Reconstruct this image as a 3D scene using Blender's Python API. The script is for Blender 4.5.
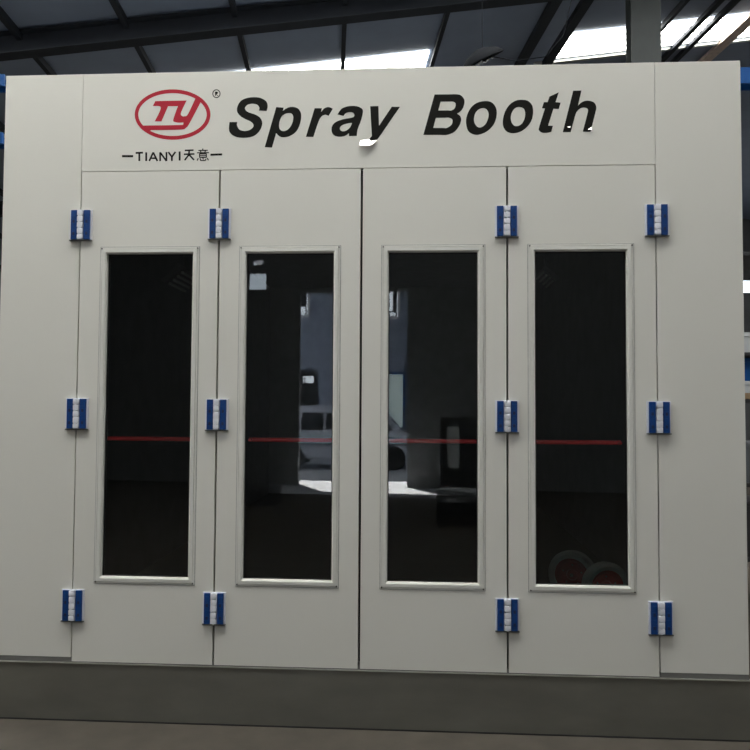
import bpy, bmesh, math, random
from mathutils import Vector, Matrix
random.seed(4)
for o in list(bpy.data.objects):
    bpy.data.objects.remove(o)
SC = bpy.context.scene
COL = SC.collection

# ---------------------------------------------------------------- camera
YAW, PIT, ROL = .0568, .039, .0055
fw = Vector((-math.sin(YAW)*math.cos(PIT), math.cos(YAW)*math.cos(PIT), math.sin(PIT)))
rt = Vector((math.cos(YAW), math.sin(YAW), 0))
up = rt.cross(fw)
r2 = rt*math.cos(ROL) + up*math.sin(ROL)
u2 = -rt*math.sin(ROL) + up*math.cos(ROL)
cam = bpy.data.cameras.new('camera')
cam.lens, cam.sensor_width, cam.sensor_fit = 34.56, 36, 'HORIZONTAL'
cam.clip_end = 300
co = bpy.data.objects.new('camera', cam)
COL.objects.link(co)
m = Matrix((r2, u2, -fw)).transposed().to_4x4()
m.translation = (.2846, -3.6999, 1.6508)
co.matrix_world = m
SC.camera = co

# ---------------------------------------------------------------- world, sun, exposure
w = bpy.data.worlds.new('daylight')
SC.world = w
w.use_nodes = True
bg = w.node_tree.nodes['Background']
bg.inputs[0].default_value = (.78, .88, 1, 1)
bg.inputs[1].default_value = 4.6
SUN_EL = math.radians(73)
sl = bpy.data.lights.new('sun', 'SUN')
sl.energy, sl.angle, sl.color = 62, math.radians(.6), (1, .97, .92)
so = bpy.data.objects.new('sun', sl)
COL.objects.link(so)
so.location = (0, -20, 40)
so.rotation_euler = Vector((.15, math.cos(SUN_EL), -math.sin(SUN_EL))).to_track_quat('-Z', 'Y').to_euler()
SKYLIGHT = 15.9        # radiance of the translucent roof sheets
SC.view_settings.view_transform = 'Standard'
SC.view_settings.look = 'None'
SC.view_settings.exposure = 0
SC.view_settings.gamma = 1
SC.view_settings.use_curve_mapping = False

# ---------------------------------------------------------------- materials
def mat(name, col, rough=.5, metal=0, noise=.05, nscale=6, spec=.5, bump=0, stretch=None, emit=0):
    M = bpy.data.materials.new(name)
    M.use_nodes = True
    nt = M.node_tree
    b = nt.nodes['Principled BSDF']
    b.inputs['Roughness'].default_value = rough
    b.inputs['Metallic'].default_value = metal
    b.inputs['Specular IOR Level'].default_value = spec
    c = (*col, 1)
    b.inputs['Base Color'].default_value = c
    if noise or bump:
        tc = nt.nodes.new('ShaderNodeTexCoord')
        n = nt.nodes.new('ShaderNodeTexNoise')
        n.inputs['Scale'].default_value = nscale
        n.inputs['Detail'].default_value = 5
        if stretch:
            mp = nt.nodes.new('ShaderNodeMapping')
            mp.inputs['Scale'].default_value = stretch
            nt.links.new(tc.outputs['Object'], mp.inputs[0])
            nt.links.new(mp.outputs[0], n.inputs[0])
        else:
            nt.links.new(tc.outputs['Object'], n.inputs[0])
        r = nt.nodes.new('ShaderNodeValToRGB')
        r.color_ramp.elements[0].position = .3
        r.color_ramp.elements[1].position = .7
        r.color_ramp.elements[0].color = (*[x*(1-noise) for x in col], 1)
        r.color_ramp.elements[1].color = (*[min(1, x*(1+noise)) for x in col], 1)
        nt.links.new(n.outputs[0], r.inputs[0])
        nt.links.new(r.outputs[0], b.inputs['Base Color'])
        if bump:
            bp = nt.nodes.new('ShaderNodeBump')
            bp.inputs['Strength'].default_value = bump
            bp.inputs['Distance'].default_value = .01
            nt.links.new(n.outputs[0], bp.inputs['Height'])
            nt.links.new(bp.outputs[0], b.inputs['Normal'])
    if emit:
        b.inputs['Emission Color'].default_value = c
        b.inputs['Emission Strength'].default_value = emit
    return M

def glass_mat(name, tint):
    M = bpy.data.materials.new(name)
    M.use_nodes = True
    nt = M.node_tree
    nt.nodes.clear()
    out = nt.nodes.new('ShaderNodeOutputMaterial')
    mx = nt.nodes.new('ShaderNodeMixShader')
    fr = nt.nodes.new('ShaderNodeFresnel')
    fr.inputs[0].default_value = 1.52
    tr = nt.nodes.new('ShaderNodeBsdfTransparent')
    tr.inputs[0].default_value = (*tint, 1)
    gl = nt.nodes.new('ShaderNodeBsdfGlossy')
    gl.inputs['Roughness'].default_value = 0.0
    nt.links.new(fr.outputs[0], mx.inputs[0])
    nt.links.new(tr.outputs[0], mx.inputs[1])
    nt.links.new(gl.outputs[0], mx.inputs[2])
    nt.links.new(mx.outputs[0], out.inputs[0])
    return M

M_PANEL = mat('cream_white_painted_steel', (.70, .69, .635), .42, noise=.015, nscale=1.4)
M_TRIM = mat('aluminium_window_trim', (.67, .665, .62), .5, 0, noise=.02)
M_GALV = mat('galvanised_sheet', (.215, .21, .182), .42, .6, noise=.10, nscale=3, stretch=(1, 1, 2.5))
M_LIP = mat('bright_folded_edge', (.55, .55, .5), .3, .7, noise=.05)
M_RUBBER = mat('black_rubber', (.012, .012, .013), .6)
M_BLACK = mat('black_vinyl', (.007, .007, .005), .6, noise=.05, spec=.12)
M_RED = mat('red_vinyl', (.43, .014, .032), .5, noise=.04, spec=.25)
M_GLINT = mat('peeled_vinyl_glint', (.62, .61, .57), .3, 1, noise=.03)  # pale metal holds the glint of the peeled black vinyl
M_BLUE = mat('blue_plastic', (.006, .050, .205), .45, noise=.08, nscale=40, spec=.3)
M_BLUEDK = mat('dark_blue_plastic', (.004, .014, .075), .5, noise=0)
M_SHADE = mat('black_enamel', (.005, .006, .008), .8, noise=0, spec=.1)
M_PANEGLOW = mat('daylight_glow_pane', (.85, .92, 1), .3, noise=0, emit=5)  # glow put in for daylight on the panes and frames
M_PANEGLOW_DIM = mat('dim_daylight_glow_pane', (.72, .85, .82), .3, noise=0, emit=1.8)  # weaker added glow for the daylight on the blue framed window
M_HWHITE = mat('white_hinge_plastic', (.72, .74, .80), .4, noise=.03)
M_SHADOWLINE = mat('grey_shadow_line', (.33, .33, .31), .7, noise=.2, nscale=60)  # grey of the painted shadow line round the window trims
M_SILL = mat('light_galvanised_channel', (.17, .17, .16), .5, .2, noise=.08)
M_SCREW = mat('dull_screw', (.16, .16, .15), .4, .6)
M_GLASS = glass_mat('window_glass', (.86, .90, .89))
M_REDBAR = mat('red_bar_paint', (.92, .045, .05), .35, noise=.03)
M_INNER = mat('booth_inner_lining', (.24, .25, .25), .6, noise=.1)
M_TUBE = mat('tube_glass', (.9, .9, .88), .2, noise=0)
M_FIX = mat('lamp_housing', (.3, .3, .3), .4, .3)
M_ROOF = mat('roof_sheet', (.24, .29, .39), .5, noise=.06, nscale=2)
M_ROOF2 = mat('roof_sheet_grey', (.11, .11, .105), .5, noise=.06, nscale=2)
M_STEEL = mat('dark_painted_steel', (.018, .022, .030), .75, noise=.1)
M_COLUMN = mat('grey_green_column_paint', (.030, .036, .036), .65, noise=.08)
M_BRACE_LIT = mat('lit_brace_steel', (.80, .64, .54), .6, noise=.15, nscale=9)  # pale pink puts the light on the roof brace into its paint
M_WALL = mat('hall_wall', (.16, .165, .17), .7, noise=.12, nscale=2)
M_FLOOR = mat('dusty_concrete', (.068, .058, .046), .8, noise=.18, nscale=5, bump=.3)
M_GROUND = mat('pale_yard_concrete', (.55, .55, .58), .8, noise=.05)
M_BLUEST = mat('blue_painted_steel', (.006, .075, .27), .5, noise=.06, spec=.3)
M_DARK = mat('dark_things', (.03, .03, .032), .5, noise=.2)
M_MID = mat('grey_plastic', (.12, .13, .14), .5, noise=.1)
M_CARD = mat('cardboard', (.42, .29, .17), .7, noise=.08)
M_PALE = mat('pale_sheet', (.62, .64, .66), .45, noise=.04)
M_BLDG = mat('grey_render', (.22, .26, .34), .8, noise=.10, nscale=1.2)
M_VAN = mat('silver_van_paint', (.50, .54, .64), .3, .1, noise=.03)
M_VGLASS = mat('dark_window_glass', (.012, .015, .02), .08, noise=0)
M_PANE = mat('sky_reflecting_pane', (.75, .8, .85), .25, noise=.04)
M_TYRE = mat('tyre_rubber', (.02, .02, .02), .7)
M_GREYRIM = mat('grey_rim_rubber', (.42, .43, .42), .5, noise=.1, nscale=20)
M_MAROON = mat('dark_red_hub', (.50, .03, .035), .4, noise=.15, nscale=14)
M_CHROME = mat('crumpled_foil', (.8, .8, .8), .2, 1, noise=.1)
M_CEMENT = mat('grate', (.10, .10, .10), .6)

def skylight_material():
    M = bpy.data.materials.new('translucent_roof_sheet')
    M.use_nodes = True
    nt = M.node_tree
    b = nt.nodes['Principled BSDF']
    b.inputs['Base Color'].default_value = (.6, .6, .6, 1)
    b.inputs['Roughness'].default_value = .5
    tc = nt.nodes.new('ShaderNodeTexCoord')
    wv = nt.nodes.new('ShaderNodeTexWave')       # ribs of the corrugated sheet
    wv.bands_direction = 'Y'
    wv.inputs['Scale'].default_value = 1.4
    wv.inputs['Distortion'].default_value = .6
    wv.inputs['Detail Scale'].default_value = .3
    rp = nt.nodes.new('ShaderNodeValToRGB')
    rp.color_ramp.elements[0].color = (.13, .13, .115, 1)
    rp.color_ramp.elements[1].position = .35
    rp.color_ramp.elements[1].color = (1, 1, .96, 1)
    nt.links.new(tc.outputs['Object'], wv.inputs[0])
    nt.links.new(wv.outputs[1], rp.inputs[0])
    nt.links.new(rp.outputs[0], b.inputs['Emission Color'])
    b.inputs['Emission Strength'].default_value = SKYLIGHT
    return M
M_SKY = skylight_material()

# ---------------------------------------------------------------- helpers
def link(name, me, material, parent=None, label=None):
    o = bpy.data.objects.new(name, me)
    COL.objects.link(o)
    if material:
        me.materials.clear()
        me.materials.append(material)
    if parent:
        o.parent = parent
    if label:
        o['label'] = label
    return o

def bobj(name, bm, material, parent=None, label=None, smooth=False):
    bmesh.ops.recalc_face_normals(bm, faces=bm.faces[:])
    me = bpy.data.meshes.new(name)
    bm.to_mesh(me)
    bm.free()
    if smooth:
        for p in me.polygons:
            p.use_smooth = True
        me.set_sharp_from_angle(angle=math.radians(38))
    return link(name, me, material, parent, label)

def box(bm, x0, x1, y0, y1, z0, z1, bev=0, M=None):
    r = bmesh.ops.create_cube(bm, size=1)
    vs = r['verts']
    for v in vs:
        v.co = Vector(((x0+x1)/2 + v.co.x*(x1-x0), (y0+y1)/2 + v.co.y*(y1-y0), (z0+z1)/2 + v.co.z*(z1-z0)))
    if bev:
        es = list({e for v in vs for e in v.link_edges})
        q = bmesh.ops.bevel(bm, geom=es, offset=bev, segments=2, affect='EDGES', profile=.6)
        vs = list({v for f in q['faces'] for v in f.verts} | {v for v in vs if v.is_valid})
    if M is not None:
        bmesh.ops.transform(bm, matrix=M, verts=vs)
    return vs

def bar(bm, a, b, r, n=10, r2=None):
    a, b = Vector(a), Vector(b)
    d = b-a
    M = Matrix.Translation((a+b)/2) @ d.to_track_quat('Z', 'Y').to_matrix().to_4x4()
    bmesh.ops.create_cone(bm, cap_ends=True, segments=n, radius1=r, radius2=r if r2 is None else r2, depth=d.length, matrix=M)

def lathe(bm, prof, M, n=40):
    """profile of (radius, height) turned about local z"""
    rings = []
    for r, h in prof:
        if r < 1e-6:
            rings.append([bm.verts.new(M @ Vector((0, 0, h)))])
        else:
            rings.append([bm.verts.new(M @ Vector((r*math.cos(2*math.pi*k/n), r*math.sin(2*math.pi*k/n), h))) for k in range(n)])
    for A, B in zip(rings, rings[1:]):
        for k in range(n):
            j = (k+1) % n
            if len(A) == 1 and len(B) == 1:
                continue
            if len(A) == 1:
                bm.faces.new((A[0], B[k], B[j]))
            elif len(B) == 1:
                bm.faces.new((A[k], A[j], B[0]))
            else:
                bm.faces.new((A[k], A[j], B[j], B[k]))

def smooth_path(pts, k=5):
    """closed outline; points flagged 1 are corners, the others lie on a rounded run"""
    n = len(pts)
    out = []
    for i in range(n):
        p1, p2 = pts[i], pts[(i+1) % n]
        p0 = pts[i-1] if len(p1) == 2 else p1
        p3 = pts[(i+2) % n] if len(p2) == 2 else p2
        if len(p1) == 3 and len(p2) == 3:
            out.append((p1[0], p1[1]))
            continue
        for s in range(k):
            t = s/k
            f = lambda a, b, c, d: .5*(2*b + (c-a)*t + (2*a-5*b+4*c-d)*t*t + (3*b-a-3*c+d)*t**3)
            out.append((f(p0[0], p1[0], p2[0], p3[0]), f(p0[1], p1[1], p2[1], p3[1])))
    return out

def plate(paths, thick, M=None):
    """flat plate with holes in the local xz plane, from y=-thick to 0"""
    cu = bpy.data.curves.new('c', 'CURVE')
    cu.dimensions = '2D'
    cu.fill_mode = 'BOTH'
    cu.extrude = thick/2
    for p in paths:
        s = cu.splines.new('POLY')
        s.points.add(len(p)-1)
        for q, (x, z) in zip(s.points, p):
            q.co = (x, z, 0, 1)
        s.use_cyclic_u = True
    o = bpy.data.objects.new('c', cu)
    COL.objects.link(o)
    dg = bpy.context.evaluated_depsgraph_get()
    me = bpy.data.meshes.new_from_object(o.evaluated_get(dg))
    bpy.data.objects.remove(o)
    bpy.data.curves.remove(cu)
    R = Matrix(((1, 0, 0, 0), (0, 0, -1, -thick/2), (0, 1, 0, 0), (0, 0, 0, 1)))
    me.transform((M or Matrix.Identity(4)) @ R)
    return me

def rect(x0, x1, z0, z1):
    return [(x0, z0), (x1, z0), (x1, z1), (x0, z1)]

def ring_profile(bm, x0, x1, z0, z1, prof):
    """mitred frame around a rectangle; prof = (inset from the outer edge, y)"""
    loops = []
    for i, y in prof:
        loops.append([bm.verts.new((x, y, z)) for x, z in rect(x0+i, x1-i, z0+i, z1-i)])
    for A, B in zip(loops, loops[1:] + loops[:1]):
        for k in range(4):
            j = (k+1) % 4
            bm.faces.new((A[k], A[j], B[j], B[k]))

def thing(name, label, cat, loc=(0, 0, 0), group=None, rz=0):
    o = bpy.data.objects.new(name, None)
    COL.objects.link(o)
    o.empty_display_size = .1
    o.location = loc
    o.rotation_euler = (0, 0, rz)
    return tag(o, label, cat, group)

def tag(o, label, cat, group=None):
    o['label'], o['category'] = label, cat
    if group:
        o['group'] = group
    return o

def struct(o):
    o['kind'] = 'structure'
    return o

def copy_tree(o, parent=None):
    c = o.copy()
    COL.objects.link(c)
    c.parent = parent if parent else o.parent
    for ch in [x for x in bpy.data.objects if x.parent == o]:
        copy_tree(ch, c)
    return c

# hall frame: the hall stands turned a little against the booth
PH = math.atan(.12)
HALL = Matrix.Rotation(PH, 4, 'Z')       # local x = across the hall, local y = along it
def roof_z(t):
    return 7.5 + .15*t if t < 9 else 7.5 + 1.35 - .15*(t-9)

# outlines of the lettering on the header panel, in tenths of a millimetre on its face
GLYPHS = {
 'S': [[(-5466,31895,1),(-5445,32049),(-5572,32211),(-5829,32267),(-6073,32214),(-6208,32062),(-6166,31919),(-5994,31801),(-5680,31693),(-5422,31534),(-5294,31304),(-5313,31019),(-5497,30709),(-5807,30503),(-6233,30447),(-6661,30499),(-6948,30675),(-7054,30905),(-7031,31305,1),(-6615,31298,1),(-6624,31127),(-6495,30896),(-6209,30811),(-5926,30875),(-5757,31027),(-5770,31181),(-5903,31314),(-6218,31462),(-6476,31638),(-6633,31870),(-6609,32156),(-6430,32439),(-6118,32576),(-5776,32615),(-5406,32574),(-5091,32385),(-5003,32126),(-5056,31865,1)]],
 'p': [[(-4548,32061,1),(-4151,32025,1),(-4194,31855,1),(-3924,32021),(-3641,32056),(-3358,31937),(-3219,31639),(-3266,31184),(-3459,30761),(-3795,30511),(-4162,30443),(-4389,30520),(-4533,30676,1),(-4751,29901,1),(-5136,29929,1)],[(-4259,31543),(-4369,31260),(-4377,30975),(-4279,30814),(-4081,30777),(-3856,30910),(-3689,31191),(-3636,31503),(-3723,31693),(-3893,31730),(-4090,31682)]],
 'r': [[(-2510,31967,1),(-2127,31960,1),(-2165,31762,1),(-1987,31958),(-1762,32011),(-1548,31922,1),(-1769,31545,1),(-1956,31605),(-2152,31506),(-2307,31225),(-2564,30435,1),(-2959,30452,1)]],
 'a': [[(-1298,31616,1),(-1115,31885),(-863,32011),(-527,32056),(-219,32011),(6,31865),(24,31638),(-74,31244),(-239,30794),(-281,30456,1),(-684,30451,1),(-696,30603,1),(-908,30465),(-1216,30425),(-1469,30503),(-1600,30703),(-1585,30986),(-1390,31209),(-1027,31345),(-635,31412),(-439,31477),(-423,31601),(-525,31705),(-721,31720),(-889,31654),(-983,31526,1)],[(-532,31150,1),(-689,31141),(-997,31061),(-1147,30950),(-1163,30809),(-1050,30717),(-854,30736),(-659,30886),(-576,31026)]],
 'y': [[(411,32017,1),(847,32020,1),(880,30973,1),(1544,31973,1),(1972,31960,1),(773,30213,1),(467,30162,1),(365,30276,1),(510,30443,1)]],
 'tail': [[(-81,30198,1),(366,30265,1),(467,30150,1),(773,30213,1),(551,29963),(301,29871),(-118,29905,1)]],
 'B': [[(3766,32581,1),(4568,32571),(4844,32571),(5119,32515),(5312,32259),(5274,31922),(5120,31672),(4927,31546,1),(5093,31419),(5148,31194),(5038,30887),(4791,30582),(4405,30437),(4019,30443),(3190,30456,1)],[(4088,32197,1),(4568,32188),(4734,32179),(4861,32070),(4817,31846),(4652,31719),(4458,31723),(3961,31732,1)],[(3841,31345,1),(4349,31342),(4514,31339),(4691,31230),(4653,30977),(4405,30802),(4184,30805),(3704,30813,1)]],
 'o': [[(6384,32182),(6714,32109),(6933,31836),(6976,31443),(6850,30997),(6548,30638),(6164,30448),(5835,30425),(5533,30598),(5407,30965),(5423,31357),(5615,31803),(5945,32089)],[(6275,31814),(6467,31732),(6560,31506),(6521,31226),(6384,30949),(6164,30801),(5972,30843),(5835,31042),(5808,31295),(5890,31574),(6055,31750)]],
 'o2': [[(8273,32214),(8573,32153),(8790,31914),(8843,31550),(8760,31132),(8542,30801),(8214,30555),(7832,30466),(7505,30550),(7314,30821),(7298,31213),(7425,31659),(7671,32001),(7972,32181)],[(8135,31836),(8353,31754),(8435,31518),(8390,31194),(8242,30945),(8024,30837),(7833,30896),(7714,31122),(7709,31402),(7807,31652),(7944,31795)]],
 't': [[(10152,32570,1),(9987,32059,1),(10247,32027,1),(10148,31694,1),(9877,31715,1),(9602,30839,1),(9846,30818,1),(9763,30513,1),(9573,30466),(9302,30471),(9139,30596),(9151,30791),(9442,31734,1),(9290,31748,1),(9389,32071,1),(9579,32067,1),(9678,32356,1)]],
 'h': [[(10884,32639,1),(11306,32642,1),(11124,31854,1),(11341,32045),(11638,32106),(11935,32006),(12052,31753),(11985,31393),(11753,30481,1),(11359,30498,1),(11608,31455),(11620,31650),(11501,31736),(11285,31728),(11095,31576),(10986,31355),(10749,30486,1),(10348,30492,1)]],
 'chip': [[(10550,30750,1),(10729,30770,1),(10712,30703,1)],[(11592,30567,1),(11808,30741,1),(11786,30563,1)]],
 'TY': [[(-11178,32244,1),(-11045,32502,1),(-9353,32505,1),(-9643,31875),(-9606,31690),(-9455,31653),(-9266,31780),(-8856,32659,1),(-8580,32436,1),(-9176,31287),(-9377,31032),(-9683,30942),(-11258,30940,1),(-11393,30812,1),(-11743,31194,1),(-9721,31187),(-9530,31239),(-9505,31327,1),(-9757,31318),(-9997,31369),(-10054,31507),(-9820,32206,1),(-10354,32216,1),(-10697,31402,1),(-11060,31408,1),(-10744,32147)]],
 'ring': [[(-8059,31724),(-8081,31513),(-8152,31308),(-8271,31113),(-8436,30935),(-8641,30777),(-8882,30643),(-9152,30536),(-9447,30460),(-9758,30415),(-10077,30403),(-10397,30425),(-10711,30479),(-11009,30565),(-11286,30681),(-11533,30823),(-11746,30989),(-11918,31174),(-12045,31373),(-12124,31582),(-12154,31796),(-12132,32009),(-12061,32216),(-11941,32411),(-11775,32591),(-11568,32750),(-11325,32884),(-11052,32990),(-10756,33067),(-10443,33110),(-10123,33121),(-9802,33098),(-9489,33042),(-9191,32955),(-8916,32838),(-8670,32695),(-8459,32529),(-8290,32344),(-8164,32145),(-8087,31937)],[(-8263,31728),(-8283,31548),(-8348,31374),(-8455,31209),(-8604,31058),(-8789,30924),(-9007,30810),(-9252,30720),(-9518,30655),(-9799,30617),(-10087,30607),(-10377,30626),(-10659,30673),(-10929,30746),(-11178,30845),(-11402,30966),(-11593,31107),(-11748,31264),(-11863,31434),(-11934,31611),(-11961,31793),(-11941,31973),(-11876,32149),(-11768,32315),(-11618,32467),(-11431,32602),(-11212,32715),(-10965,32806),(-10698,32870),(-10415,32907),(-10126,32916),(-9836,32896),(-9554,32848),(-9285,32774),(-9036,32674),(-8814,32553),(-8624,32411),(-8471,32254),(-8358,32085),(-8288,31908)]],
 'reg': [[(-7537,32839),(-7547,32767),(-7577,32703),(-7624,32653),(-7684,32621),(-7752,32611),(-7819,32624),(-7880,32658),(-7929,32710),(-7961,32775),(-7973,32847),(-7963,32918),(-7933,32983),(-7886,33033),(-7825,33065),(-7758,33075),(-7691,33062),(-7630,33028),(-7581,32976),(-7549,32910)],[(-7585,32840),(-7592,32783),(-7616,32732),(-7653,32692),(-7700,32667),(-7752,32659),(-7805,32669),(-7853,32696),(-7891,32737),(-7916,32789),(-7925,32846),(-7918,32903),(-7894,32954),(-7857,32994),(-7810,33019),(-7758,33027),(-7705,33017),(-7657,32990),(-7619,32948),(-7594,32897)]],
 'regR': [[(-7831,32953,1),(-7716,32951),(-7667,32896),(-7714,32828),(-7748,32822,1),(-7658,32718,1),(-7712,32719,1),(-7789,32816,1),(-7787,32721,1),(-7828,32722,1)]],
}
WORD_STROKES = [(98,(-12802,29560),(-12197,29551)),(83,(-12065,29723),(-11667,29733)),(83,(-11866,29720),(-11858,29286)),(83,(-11493,29747),(-11484,29281)),(75,(-11318,29279),(-11112,29741)),(75,(-11112,29741),(-10881,29273)),(68,(-11249,29428),(-10963,29424)),(75,(-10731,29271),(-10739,29736)),(75,(-10739,29736),(-10390,29266)),(75,(-10390,29266),(-10398,29747)),(75,(-10295,29745),(-10101,29490)),(75,(-10101,29490),(-9908,29755)),(75,(-10101,29506),(-10097,29270)),(83,(-9687,29768),(-9679,29280)),(68,(-9411,29819),(-8938,29828)),(68,(-9455,29615),(-8887,29623)),(68,(-9174,29815),(-9186,29572)),(68,(-9179,29595),(-9411,29292)),(68,(-9179,29595),(-8906,29301)),(45,(-8443,29907),(-8441,29812)),(45,(-8677,29808),(-8174,29809)),(45,(-8567,29791),(-8542,29704)),(45,(-8307,29795),(-8329,29701)),(45,(-8754,29683),(-8109,29682)),(45,(-8612,29626),(-8250,29621)),(45,(-8250,29637),(-8247,29417)),(45,(-8247,29433),(-8609,29438)),(45,(-8609,29422),(-8612,29642)),(38,(-8610,29532),(-8248,29527)),(45,(-8679,29392),(-8740,29267)),(45,(-8577,29390),(-8551,29272)),(45,(-8567,29273),(-8284,29269)),(45,(-8284,29269),(-8269,29355)),(45,(-8443,29404),(-8395,29333)),(45,(-8199,29393),(-8126,29274)),(90,(-8029,29571),(-7400,29578))]

# ================================================================ STRUCTURE
bm = bmesh.new(); box(bm, -14.2, 16.2, -10.5, 20.2, -.3, 0, M=HALL)
struct(bobj('floor', bm, M_FLOOR))
bm = bmesh.new(); box(bm, -60, 60, -60, -10.52, -.3, -.005, M=HALL)
g = struct(bobj('ground', bm, M_GROUND)); g['label'] = 'pale concrete yard outside the hall gate'
bm = bmesh.new(); box(bm, -14.2, -14.0, -10.5, 20.2, 0, roof_z(-14), M=HALL)
struct(bobj('wall_left', bm, M_WALL))
bm = bmesh.new(); box(bm, 16.0, 16.2, -10.5, 20.2, 0, roof_z(16), M=HALL)
struct(bobj('wall_right', bm, M_WALL))
gable = [(-14, 0), (16, 0), (16, roof_z(16)), (9, roof_z(9)), (-14, roof_z(-14))]
# gate opening and the small high windows are holes in the front wall
GO = rect(-3.34, -1.13, .001, 3.88)
HW = [(-4.45, -4.06, 3.97, 4.31), (-4.36, -4.11, 4.48, 4.59)]
me = plate([[(-14, 0), (-3.34, 0), (-3.34, 3.88), (-1.13, 3.88), (-1.13, 0)] + gable[1:]] + [rect(*h) for h in HW],
           .1, HALL @ Matrix.Translation((0, -10.4, 0)))
struct(link('wall_front', me, M_WALL))
BW = (12.6, 15.4, 5.52, 5.94)
me = plate([gable, rect(*BW)], .12, HALL @ Matrix.Translation((0, 20.2, 0)))
struct(link('wall_back', me, M_WALL))
bm = bmesh.new(); box(bm, -3.9, .5, -10.39, -8.9, 0, .004, M=HALL)  # pale strip added so the sun patch on the floor reads white
o = struct(bobj('trim_90', bm, M_GROUND)); o['label'] = 'pale floor strip added to whiten the sun patch inside the hall gate'
# roof: two slopes of sheet
bm = bmesh.new()
for t0, t1 in ((-14.3, 9), (9, 16.3)):
    vs = []
    for z in (0, .08):
        for t, d in ((t0, -10.6), (t1, -10.6), (t1, 20.3), (t0, 20.3)):
            vs.append(bm.verts.new(HALL @ Vector((t, d, roof_z(t)+z))))
    for f in ((0, 1, 2, 3), (4, 5, 6, 7), (0, 1, 5, 4), (1, 2, 6, 5), (2, 3, 7, 6), (3, 0, 4, 7)):
        bm.faces.new([vs[i] for i in f])
struct(bobj('ceiling', bm, M_ROOF))
# translucent daylight strips, laid down the roof slope
def skylight(n, t0, t1, d0, d1):
    L = (t1-t0)/math.cos(math.atan(.15))
    bm = bmesh.new()
    box(bm, -L/2, L/2, -(d1-d0)/2, (d1-d0)/2, -.02, .0)
    o = bobj('window_%d' % n, bm, M_SKY)
    tm, dm = (t0+t1)/2, (d0+d1)/2
    o.matrix_world = HALL @ Matrix.Translation((tm, dm, roof_z(tm)-.012)) @ Matrix.Rotation(-math.atan(.15), 4, 'Y')
    struct(o)
    return o
skylight(1, -4.6, 1.5, 8.35, 9.25)
skylight(2, 3.95, 8.9, 8.3, 9.2)
skylight(3, -8, 7, -2.2, -.85)
skylight(6, -9, 8, 3.0, 4.4)  # unseen strip added to light the column, rafters and roof
skylight(4, -6, 5, -8.3, -7.9)
skylight(5, -8, 8, 14.2, 15.2)

# rafters, purlins (each its own steel member)
def member(name, t0, t1, d0, d1, zt, zb, material, I=False):
    """runs either across (rafter, follows the slope) or along (purlin)"""
    bm = bmesh.new()
    def slab(a0, a1, b0, b1, top, bot):
        vs = []
        for k in (bot, top):
            for t, d in ((a0, b0), (a1, b0), (a1, b1), (a0, b1)):
                vs.append(bm.verts.new(HALL @ Vector((t, d, roof_z(t)-k))))
        for f in ((0, 1, 2, 3), (4, 5, 6, 7), (0, 1, 5, 4), (1, 2, 6, 5), (2, 3, 7, 6), (3, 0, 4, 7)):
            bm.faces.new([vs[i] for i in f])
    if I:
        c = (d0+d1)/2
        slab(t0, t1, d0, d1, zb-.02, zb)
        slab(t0, t1, c-.012, c+.012, zt, zb)
        slab(t0, t1, d0, d1, zt, zt+.02)
    else:
        slab(t0, t1, d0, d1, zt, zb)
    return struct(bobj(name, bm, material))
n = 1
for d in (-8.9, -.3, 6.47, 13.5):
    member('trim_%d' % n, -14, 9, d-.11, d+.11, .03, .34, M_STEEL, True); n += 1
for t in (-13.5, -12, -10.5, -9, -7.5, -6.02, -4.52, -3.06, -1.55, .02, 1.60, 3.30, 3.83, 5.6):
    wd = {3.30: .085, 3.83: .085}.get(t, .034)
    member('trim_%d' % n, t-wd, t+wd, -10.3, 20, .025, .13, M_STEEL); n += 1
for t in (6.27, 6.58):
    member('trim_%d' % n, t-.055, t+.055, -10.3, 20, .025, .10, M_STEEL); n += 1
o = member('trim_%d' % n, 7.16, 7.40, 6.6, 13.4, .025, .09, M_BRACE_LIT); n += 1
# pale ridge flashing under the lower edge of the right daylight strip
member('trim_%d' % n, 3.6, 8.9, 9.26, 9.34, .02, .07, M_LIP); n += 1

# hall column behind the booth
bm = bmesh.new()
cx, cy = 3.64, 7.0
box(bm, cx-.215, cx+.215, cy-.14, cy-.12, 0, 7.75)
box(bm, cx-.215, cx+.215, cy+.12, cy+.14, 0, 7.75)
box(bm, cx-.012, cx+.012, cy-.12, cy+.12, 0, 7.75)
box(bm, cx-.28, cx+.28, cy-.2, cy+.2, 0, .03)
struct(bobj('trim_%d' % n, bm, M_COLUMN)); n += 1

# ================================================================ SPRAY BOOTH
booth = thing('spray_booth', 'cream white spray booth with four windowed door leaves, blue hinges and galvanised base', 'spray booth')
XO, TOP = 1.928, 3.404
# base
bm = bmesh.new(); box(bm, -XO-.006, XO+.006, 0.0, 6.9, 0, .292, .002)
bobj('base_skirt', bm, M_GALV, booth, 'dull galvanised steel base')
bm = bmesh.new(); box(bm, -XO-.008, XO+.008, -.006, 6.9, .292, .2975, .001)
bobj('base_lip', bm, M_LIP, booth, 'bright folded metal edge along the top of the base')
bm = bmesh.new(); box(bm, -XO, XO, .001, .05, .2977, .3225)
bobj('sill_channel', bm, M_SILL, booth, 'grey metal channel under the side panels')
bm = bmesh.new(); box(bm, -XO-.008, XO+.008, -.004, 6.9, .0, .007)  # dark strip stands in for the shadow line under the base
bobj('bottom_shadow', bm, M_RUBBER, booth, 'dark strip put in for the shadow line where the base meets the floor')
# side panels, header
for s in (-1, 1):
    bm = bmesh.new()
    a, b = sorted((s*XO, s*1.5015))
    box(bm, a, b, 0, .05, .3235, TOP, .0012)
    bobj('side_panel', bm, M_PANEL, booth)
bm = bmesh.new(); box(bm, -1.4995, 1.4995, 0, .05, 2.876, TOP, .0012)
header = bobj('header_panel', bm, M_PANEL, booth)
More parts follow.
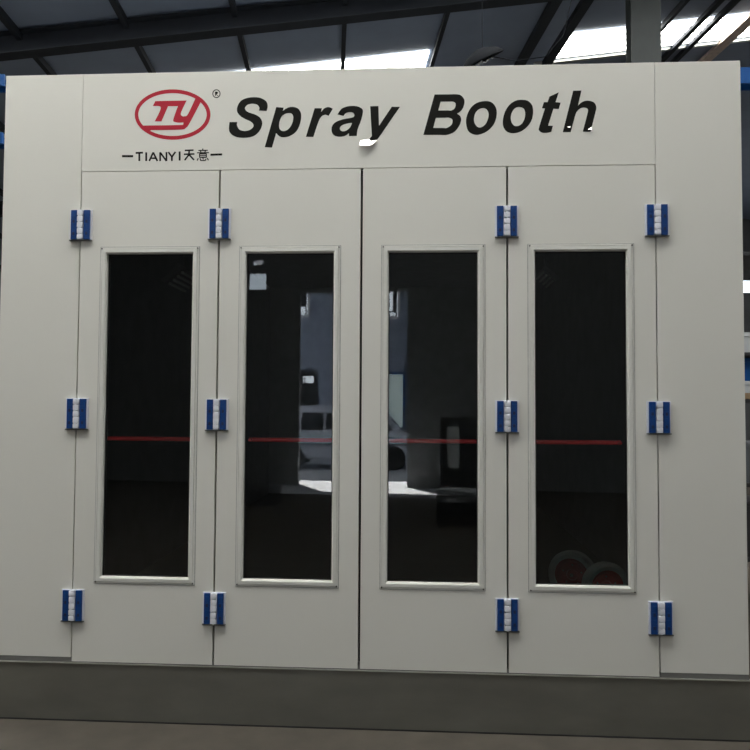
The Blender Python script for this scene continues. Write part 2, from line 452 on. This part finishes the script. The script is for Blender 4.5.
# shell behind
for s in (-1, 1):
    bm = bmesh.new(); a, b = sorted((s*XO, s*(XO-.05))); box(bm, a, b, .051, 6.9, .30, TOP)
    bobj('side_wall', bm, M_PANEL, booth)
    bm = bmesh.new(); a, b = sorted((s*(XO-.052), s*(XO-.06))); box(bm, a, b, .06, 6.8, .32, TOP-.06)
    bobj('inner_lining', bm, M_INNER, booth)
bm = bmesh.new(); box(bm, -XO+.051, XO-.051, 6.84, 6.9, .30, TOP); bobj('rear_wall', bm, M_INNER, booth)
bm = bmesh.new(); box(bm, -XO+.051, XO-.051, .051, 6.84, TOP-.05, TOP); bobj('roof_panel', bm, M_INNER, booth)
bm = bmesh.new(); box(bm, -XO+.0515, XO-.0515, .06, 6.835, .298, .3195); bobj('floor_grate', bm, M_CEMENT, booth)
# rebate strips behind the seams, so that each joint reads dark
for x in (-1.5, -.75, 0, .75, 1.5):
    bm = bmesh.new(); box(bm, x-.018, x+.018, .0505, .056, .31, 2.88)
    bobj('door_gasket', bm, M_RUBBER, booth)
bm = bmesh.new(); box(bm, -1.49, 1.49, .0505, .056, 2.85, 2.90)
bobj('door_gasket', bm, M_RUBBER, booth)

bm = bmesh.new(); box(bm, -1.498, 1.498, .012, .05, .2976, .3030)
bobj('door_gasket', bm, M_RUBBER, booth)
# door leaves
def door_leaf(x0, x1, xc):
    z0, z1 = .3035, 2.8715
    g0, g1, h0, h1 = xc-.233, xc+.233, .740, 2.436
    bm = bmesh.new()
    fr = [[bm.verts.new((x, y, z)) for x, z in rect(*r)] for y in (-.002, .048) for r in ((x0, x1, z0, z1), (g0, g1, h0, h1))]
    for A, B in ((fr[0], fr[1]), (fr[2], fr[3]), (fr[0], fr[2]), (fr[1], fr[3])):
        for k in range(4):
            j = (k+1) % 4
            bm.faces.new((A[k], A[j], B[j], B[k]))
    leaf = bobj('door_leaf', bm, M_PANEL, booth)
    t0, t1, s0, s1 = xc-.2655, xc+.2645, .7075, 2.467
    bm = bmesh.new()
    ring_profile(bm, t0, t1, s0, s1, [(0, -.0021), (.0004, -.0052), (.0080, -.0056), (.0086, -.0030), (.0104, -.0030), (.0110, -.0085), (.0270, -.0092), (.0345, -.0035), (.0360, .020), (.0365, .030), (.031, .030), (.0305, .0), (.002, -.0021)])
    bobj('window_trim', bm, M_TRIM, leaf)
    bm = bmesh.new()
    ring_profile(bm, t0-.0028, t1+.0028, s0-.0028, s1+.0028, [(0, -.0020), (.0004, -.0032), (.0040, -.0034), (.0040, -.0020)])  # grey ring stands in for the trim's shadow line
    bobj('shadow_line', bm, M_SHADOWLINE, leaf, 'thin grey ring put in for the shadow line round the window trim')
    bm = bmesh.new()
    ring_profile(bm, t0+.0362, t1-.0362, s0+.0362, s1-.0362, [(0, .012), (.004, .012), (.004, .026), (0, .026)])
    bobj('rubber_seal', bm, M_RUBBER, leaf)
    bm = bmesh.new(); box(bm, g0+.001, g1-.001, .019, .024, h0+.001, h1-.001)
    bobj('window_glass', bm, M_GLASS, leaf)
    for sx in (t0+.008, t1-.008):
        for sz in (s0+.008, s1-.008):
            bm = bmesh.new()
            bar(bm, (sx, -.005, sz), (sx, -.0105, sz), .0042, 10)
            bobj('screw', bm, M_SCREW, leaf)
    return leaf
G = .0052
H = .0062
LEAVES = [(-1.5+G, -.75-G, -1.118), (-.75+G, 0-H, -.373), (0+H, .75-G, .3715), (.75+G, 1.5-G, 1.121)]
BARS = [(-1.395, -.895), (-.60, -.12), (.12, .62), (.90, 1.342)]
for (x0, x1, xc), (b0, b1) in zip(LEAVES, BARS):
    lf = door_leaf(x0, x1, xc)
    bm = bmesh.new()
    bar(bm, (b0, .10, 1.453), (b1, .10, 1.453), .0115, 14)
    for x in (b0+.012, b1-.012):
        bar(bm, (x, .050, 1.453), (x, .10, 1.453), .007, 10)
    bobj('push_bar', bm, M_REDBAR, lf, 'red push bar seen behind the glass', smooth=True)

# hinges: white plates, blue covers, segmented knuckle
def hinge():
    bm = bmesh.new()
    box(bm, -.060, .060, -.010, -.0023, -.080, .080, .0015)
    h = bobj('hinge', bm, M_HWHITE, booth, 'white plate hinge with two blue covers')
    bm = bmesh.new()
    z = -.078
    for L in (.026, .030, .030, .030, .030):
        box(bm, -.0155, .0155, -.026, -.0095, z+.0006, z+L-.0006, .003)
        z += L+.0024
    bar(bm, (0, -.019, -.079), (0, -.019, .078), .0065, 16)
    bobj('knuckle', bm, M_HWHITE, h, smooth=True)
    for s in (-1, 1):
        bm = bmesh.new()
        a, b = sorted((s*.0185, s*.0505))
        box(bm, a, b, -.021, -.0095, -.079, .077, .002)
        for k in (-.05, -.018, .018, .05):
            box(bm, (a+b)/2-.011, (a+b)/2+.011, -.0222, -.0205, k-.0105, k+.0105, .0012)
        bobj('hinge_cover', bm, M_BLUE, h, 'blue plastic cover')
        for k in (-.048, .016):
            bm = bmesh.new()
            box(bm, (a+b)/2-.006, (a+b)/2+.006, -.0230, -.0215, k-.008, k+.008, .0006)
            bobj('screw_plug', bm, M_BLUEDK, h, 'dark blue plug')
    bm = bmesh.new(); box(bm, -.060, .060, -.017, -.0024, -.0865, -.0805, .001)  # darker strip along the lower edge of the plates
    bobj('lower_strip', bm, M_SCREW, h, 'dark lower edge')
    return h
first = hinge()
k = 0
for x in (-1.4915, -.747, .747, 1.502):
    for z in (2.587, 1.588, .594):
        h = first if k == 0 else copy_tree(first)
        h.location = (x, 0, z)
        k += 1

# lettering on the header
def glyph(key, name, material, dy=.0006, k=5, label=None):
    paths = [[(a/1e4, b/1e4) for a, b in smooth_path(p, k)] for p in GLYPHS[key]]
    me = plate(paths, dy)
    link(name, me, material, header, label)
for key in ('S', 'p', 'r', 'a', 'y', 'B', 'o', 'o2', 't', 'h'):
    glyph(key, 'vinyl_letter', M_BLACK)
# the tail of the y has peeled forward; pale metal colour gives its glint
paths = [[(a/1e4, b/1e4) for a, b in smooth_path(p, 6)] for p in GLYPHS['tail']]
def curl(me):        # peeled foot leans forward at its bottom
    zt = max(v.co.z for v in me.vertices)
    for v in me.vertices:
        v.co.y -= (zt-v.co.z)*.44 + .0004
me = plate(paths, .0006)
curl(me)
link('peeled_vinyl', me, M_GLINT, header, 'peeled tail of the letter y, its glint put in as pale metal')
for p in GLYPHS['chip']:
    me = plate([[(a/1e4, b/1e4) for a, b in smooth_path(p, 4)]], .0009)
    curl(me)
    link('peeled_vinyl', me, M_GLINT, header, 'peeled nick in the foot of the letter h, its glint put in as pale metal')
glyph('ring', 'logo_ring', M_RED, .0006, 3, 'dark red oval ring')
glyph('TY', 'logo_letters', M_RED, .0008, 5, 'dark red joined TY letters')
glyph('reg', 'registered_mark', M_BLACK, .0006, 3)
glyph('regR', 'registered_mark', M_BLACK, .0006, 3)
bm = bmesh.new()
for wd, a, b in WORD_STROKES:
    A, B = Vector((a[0]/1e4, a[1]/1e4)), Vector((b[0]/1e4, b[1]/1e4))
    nrm = (B-A).normalized()
    nrm = Vector((-nrm.y, nrm.x))*wd*1.22/2e4
    q = [A+nrm, B+nrm, B-nrm, A-nrm]
    f0 = [bm.verts.new((p.x, -.0006, p.y)) for p in q]
    f1 = [bm.verts.new((p.x, -.0001, p.y)) for p in q]
    bm.faces.new(f0); bm.faces.new(f1)
    for i in range(4):
        j = (i+1) % 4
        bm.faces.new((f0[i], f0[j], f1[j], f1[i]))
bobj('logo_wordmark', bm, M_BLACK, header, 'black line of small lettering under the red oval')

# ================================================================ THINGS INSIDE THE BOOTH
def booth_lamp(x, y, z, s, label):
    t = thing('tube_light', label, 'lamp', (x, y, z), 'unlit tube lights inside the booth')
    Rm = Matrix.Rotation(s*math.radians(42), 4, 'Y')
    bm = bmesh.new(); box(bm, -.10, .10, -.02, .40, .01, .06, .004, M=Rm)
    bobj('housing', bm, M_FIX, t)
    for k in range(4):
        bm = bmesh.new()
        p = Rm @ Vector((-.069+.046*k, 0, -.012))
        bar(bm, p, p+Vector((0, .38, 0)), .013, 12)
        bobj('light_tube', bm, M_TUBE, t, smooth=True)
    bm = bmesh.new()
    bar(bm, Rm @ Vector((0, .3, .05)), (0, .3, 3.35-z), .008, 6)
    bobj('hanger', bm, M_FIX, t)
    return t
booth_lamp(-1.70, 2.1, 2.68, -1, 'unlit four tube light high inside the booth behind the leftmost window')
booth_lamp(1.70, 4.05, 3.02, 1, 'unlit four tube light high inside the booth behind the rightmost window')

def wheel(x, y, r, rz, hub, label):
    t = thing('wheel', label, 'wheel', (x, y, .31), 'wheels inside the booth', rz)
    M = Matrix.Translation((0, 0, r)) @ Matrix.Rotation(math.radians(90), 4, 'X')
    bm = bmesh.new()
    lathe(bm, [(r*.70, -.040), (r*.86, -.046), (r*.97, -.034), (r, 0), (r*.97, .034), (r*.86, .046), (r*.70, .040), (r*.68, 0), (r*.70, -.040)], M, 56)
    bobj('tyre', bm, M_GREYRIM, t, smooth=True)
    bm = bmesh.new()
    lathe(bm, [(0, .018), (r*.2, .018), (r*.24, .004), (r*.5, -.006), (r*.62, .020), (r*.70, .032), (r*.70, .024), (r*.5, -.02), (0, -.02)], M, 56)
    h = bobj('hub', bm, hub, t, smooth=True)
    bm = bmesh.new()
    lathe(bm, [(0, .032), (.012, .032), (.014, .026), (.014, .018), (0, .018)], M, 20)
    bobj('axle_nut', bm, M_CHROME, h)
    for k in range(5):
        bm = bmesh.new()
        a = 2*math.pi*k/5+.3
        c = Vector((r*.40*math.cos(a), r*.40*math.sin(a), 0))
        bar(bm, M @ (c+Vector((0, 0, -.006))), M @ (c+Vector((0, 0, .008))), .006, 8)
        bobj('wheel_bolt', bm, M_CHROME, h)
wheel(1.37, 1.40, .165, math.radians(-24), mat('maroon_hub', (.26, .03, .04), .35, noise=.2, nscale=14), 'grey rimmed wheel with dark maroon hub, left of the pair low in the rightmost window')
wheel(1.53, 1.14, .155, math.radians(6), M_MAROON, 'grey rimmed wheel with brighter red hub, right of the pair low in the rightmost window')

# ================================================================ HALL THINGS SEEN ROUND AND ABOVE THE BOOTH
t = thing('hanging_lamp', 'dark round lamp hanging under the roof above the booth, between the words Spray and Booth', 'lamp', (1.08, 5.0, 5.88))
Mr = Matrix.Rotation(math.radians(-24), 4, 'Y') @ Matrix.Rotation(math.radians(18), 4, 'X')
bm = bmesh.new()
lathe(bm, [(.0, .10), (.06, .10), (.10, .085), (.20, .045), (.255, -.01), (.262, -.035), (.25, -.035), (.19, .02), (0, .06)], Mr, 36)
bobj('lamp_shade', bm, M_SHADE, t, smooth=True)
for k in range(26):
    bm = bmesh.new()
    a = random.uniform(0, 6.3); q = random.uniform(.02, .2)
    c = Mr @ Vector((q*math.cos(a)-.05, q*math.sin(a)*.5, -.03-random.uniform(0, .03)))
    bmesh.ops.create_icosphere(bm, subdivisions=1, radius=random.uniform(.008, .02), matrix=Matrix.Translation(c))
    bobj('reflector_fin', bm, M_CHROME, t, 'bright metal bit under the lamp')
bm = bmesh.new(); bar(bm, (0, 0, .08), (0, 0, 1.72), .004, 8)
bobj('hanger', bm, M_SHADE, t)
bm = bmesh.new()
pts = [Vector((.05, 0, .02)), Vector((.4, 0, -.05)), Vector((.76, 0, -.01)), Vector((1.0, .1, .3)), Vector((1.35, .2, 1.8))]
for a, b in zip(pts, pts[1:]):
    bar(bm, a, b, .006, 6)
bobj('cable', bm, M_SHADE, t)

def gantry(x0, x1, bars, post, label):
    t = thing('steel_frame', label, 'steel frame', (post, 2.0, 0), 'blue steel frames beside the booth')
    for z0, z1 in bars:
        bm = bmesh.new()
        box(bm, x0-post, x1-post, -.07, -.05, z0, z1); box(bm, x0-post, x1-post, .05, .07, z0, z1)
        box(bm, x0-post, x1-post, -.05, .05, z0+(z1-z0)*.4, z0+(z1-z0)*.6)
        bobj('beam', bm, M_BLUEST, t)
    bm = bmesh.new(); box(bm, -.07, .07, -.07, .07, 0, bars[0][1]+.02); box(bm, -.15, .15, -.15, .15, 0, .015)
    bobj('post', bm, M_BLUEST, t)
gantry(-5.2, -3.10, [(4.24, 4.335), (3.76, 3.85)], -5.2, 'blue steel frame whose beam ends show at the upper left edge of the booth')
gantry(2.5, 5.4, [(4.14, 4.265)], 5.4, 'blue steel frame with one thick beam at the upper right edge of the booth')

# storage rack at the right
rx0, rx1, ry0, ry1 = 2.72, 4.6, 2.3, 2.95
rk = thing('storage_rack', 'dark metal storage rack standing to the right of the booth', 'rack', (rx0, ry0, 0))
for z in (.42, 1.02, 1.70, 2.08, 2.90):
    bm = bmesh.new(); box(bm, 0, rx1-rx0, 0, ry1-ry0, z-.03, z, .003)
    bobj('shelf', bm, M_DARK, rk)
for x in (0, rx1-rx0-.05):
    for y in (0, ry1-ry0-.05):
        bm = bmesh.new(); box(bm, x-.002, x+.05, y-.002, y+.05, 0, 3.2)
        bobj('post', bm, M_DARK, rk)
def crate(x0, x1, z0, z1, material, name, label, cat, lid=True):
    bm = bmesh.new()
    box(bm, x0, x1, 2.36, 2.86, z0, z1, .006)
    if lid:
        box(bm, x0-.008, x1+.008, 2.352, 2.868, z1-.035, z1-.006, .004)
    return tag(bobj(name, bm, material), label, cat)
crate(2.85, 3.28, 1.70, 1.75, M_CARD, 'cardboard_box', 'flat tan cardboard box under the white box on the rack', 'box', False)
crate(2.87, 3.30, 1.75, 1.85, M_PALE, 'white_box', 'shallow white box lying on the tan cardboard box', 'box')
crate(2.86, 3.27, 1.85, 2.04, M_BLUEST, 'plastic_crate', 'blue plastic crate on top of the white box on the rack', 'crate')
crate(2.86, 3.30, 2.08, 2.25, M_PALE, 'plastic_bin', 'pale grey plastic bin on the rack shelf above the blue crate', 'bin')
crate(2.86, 3.32, 1.02, 1.34, M_MID, 'plastic_bin', 'grey plastic bin on the middle shelf of the rack', 'bin')
crate(2.86, 3.22, .42, .86, M_DARK, 'plastic_bin', 'black plastic bin on the lowest shelf of the rack', 'bin')

# ================================================================ MIRRORED IN THE GLASS: YARD BEYOND THE GATE
bld = thing('building', 'grey building with a blue framed window mirrored in the two middle booth windows', 'building', (0, -18, 0))
me = plate([rect(-4.1, 9, 0, 8.5), rect(-3.22, -2.70, 1.45, 2.62), rect(-.62, -.03, .85, 2.6), rect(-3.75, -2.95, 4.25, 5.25), rect(-1.15, -.2, 4.2, 5.25)], .25)
link('wall', me, M_BLDG, bld)
def bwin(x0, x1, z0, z1, fm, pm, slots=()):
    bm = bmesh.new()
    ring_profile(bm, x0, x1, z0, z1, [(0, .02), (.075, .02), (.075, -.1), (0, -.1)])
    f = bobj('window', bm, fm, bld)
    bm = bmesh.new(); box(bm, x0+.05, x1-.05, -.09, -.07, z0+.05, z1-.05)
    bobj('pane', bm, pm, f)
    for s in slots:
        bm = bmesh.new(); box(bm, s[0], s[1], -.065, -.05, s[2], s[3])
        bobj('pane', bm, M_PANEGLOW, f)
bwin(-3.22, -2.70, 1.45, 2.62, M_DARK, M_VGLASS, [(-3.19, -3.11, 2.25, 2.46), (-3.08, -2.83, 2.25, 2.46)])
bwin(-.62, -.03, .85, 2.6, M_BLUEST, M_PANEGLOW_DIM)
bwin(-3.75, -2.95, 4.25, 5.25, M_PALE, M_VGLASS, [(-3.68, -3.10, 4.33, 4.58), (-3.06, -3.02, 4.33, 5.18)])
bwin(-1.15, -.2, 4.2, 5.25, M_PALE, M_VGLASS, [(-1.08, -.33, 4.30, 4.40), (-.62, -.42, 4.45, 5.1), (-.30, -.24, 4.28, 5.18)])
bm = bmesh.new(); box(bm, -4.1, 9, .02, 4.75, 5.45, 5.55)  # unseen canopy added to keep the sun off the far yard
bobj('sun_blocker', bm, M_MID, bld)
for x in (-4.0, 3.5, 8.5):
    bm = bmesh.new(); box(bm, x-.06, x+.06, 4.5, 4.62, 0, 5.45); bobj('sun_blocker_post', bm, M_MID, bld)

van = thing('van', 'silver van standing in the yard, mirrored in the two middle booth windows', 'van', (-1.5, -14.8, 0))
prof = [(-1.95, .28), (-1.98, .8), (-1.9, 1.35), (-1.78, 1.53), (-1.2, 1.58), (.7, 1.58), (.98, 1.50), (1.38, 1.0), (1.75, .86), (1.93, .72), (1.97, .3)]
prof = prof[::-1]
me = plate([prof], 1.5, Matrix.Translation((0, .75, 0)))
b = link('body', me, M_VAN, van)
bv = b.modifiers.new('soft', 'BEVEL'); bv.width = .05; bv.segments = 3; bv.limit_method = 'ANGLE'
for x0, x1 in ((-1.75, -1.12), (-1.06, -.50), (-.44, .18)):
    me = plate([[(x0, .98), (x1, .98), (x1, 1.40), (x0+.03, 1.40)]], .02, Matrix.Translation((0, .77, 0)))
    link('window', me, M_VGLASS, van)
me = plate([[(.26, .98), (1.22, .98), (.93, 1.40), (.26, 1.40)]], .02, Matrix.Translation((0, .77, 0)))
link('window', me, M_VGLASS, van)
me = plate([rect(-1.9, 1.9, .60, .63)], .02, Matrix.Translation((0, .77, 0)))
link('side_moulding', me, M_DARK, van)
for x in (-1.25, 1.25):
    bm = bmesh.new()
    lathe(bm, [(0, .09), (.17, .09), (.2, .11), (.27, .11), (.29, .08), (.29, -.08), (0, -.08)], Matrix.Translation((x, .69, .29)) @ Matrix.Rotation(math.radians(-90), 4, 'X'), 32)
    bobj('wheel', bm, M_TYRE, van, smooth=True)
    bm = bmesh.new()
    lathe(bm, [(0, .09), (.17, .09), (.2, .11), (.27, .11), (.29, .08), (.29, -.08), (0, -.08)], Matrix.Translation((x, -.69, .29)) @ Matrix.Rotation(math.radians(90), 4, 'X'), 32)
    bobj('wheel', bm, M_TYRE, van, smooth=True)

# standing steel profiles and stacked sheets inside the hall, dim in the glass
pr = thing('profile_stand', 'stand of upright steel profiles mirrored dimly in the second window from the left', 'stand', (-2.3, -8, 0))
bm = bmesh.new(); box(bm, -.45, .35, -.3, .3, 0, .25, .01); bobj('base', bm, M_DARK, pr)
for k in range(9):
    x = -.36+.085*k
    bm = bmesh.new(); bar(bm, (x, random.uniform(-.15, .15), .25), (x+random.uniform(-.04, .04), random.uniform(-.1, .1), random.uniform(2.3, 3.1)), .012, 8)
    bobj('profile', bm, M_MID, pr)
ps = thing('sheet_pile', 'loose pile of pale sheets on a low dark table, mirrored in the third window', 'sheets', (.85, -6.2, 0))
bm = bmesh.new(); box(bm, -.28, .32, -.3, .3, .28, .34, .005)
for x in (-.25, .27):
    for y in (-.27, .27):
        box(bm, x-.02, x+.02, y-.02, y+.02, 0, .28)
bobj('table', bm, M_DARK, ps)
for k in range(7):
    bm = bmesh.new()
    box(bm, -.24, .26, -.2, .25, .345+.022*k, .352+.022*k, M=Matrix.Rotation(.12*k-.3, 4, 'Z'))
    bobj('sheet', bm, M_PALE, ps)
cab = thing('control_cabinet', 'grey control cabinet with a pale door, mirrored in the third window', 'cabinet', (.95, -7.2, 0))
bm = bmesh.new(); box(bm, -.3, .3, -.2, .2, 0, 1.45, .01); bobj('body', bm, M_DARK, cab)
bm = bmesh.new(); box(bm, -.2, -.02, .2, .215, .7, 1.3, .004); bobj('door', bm, M_PALE, cab)
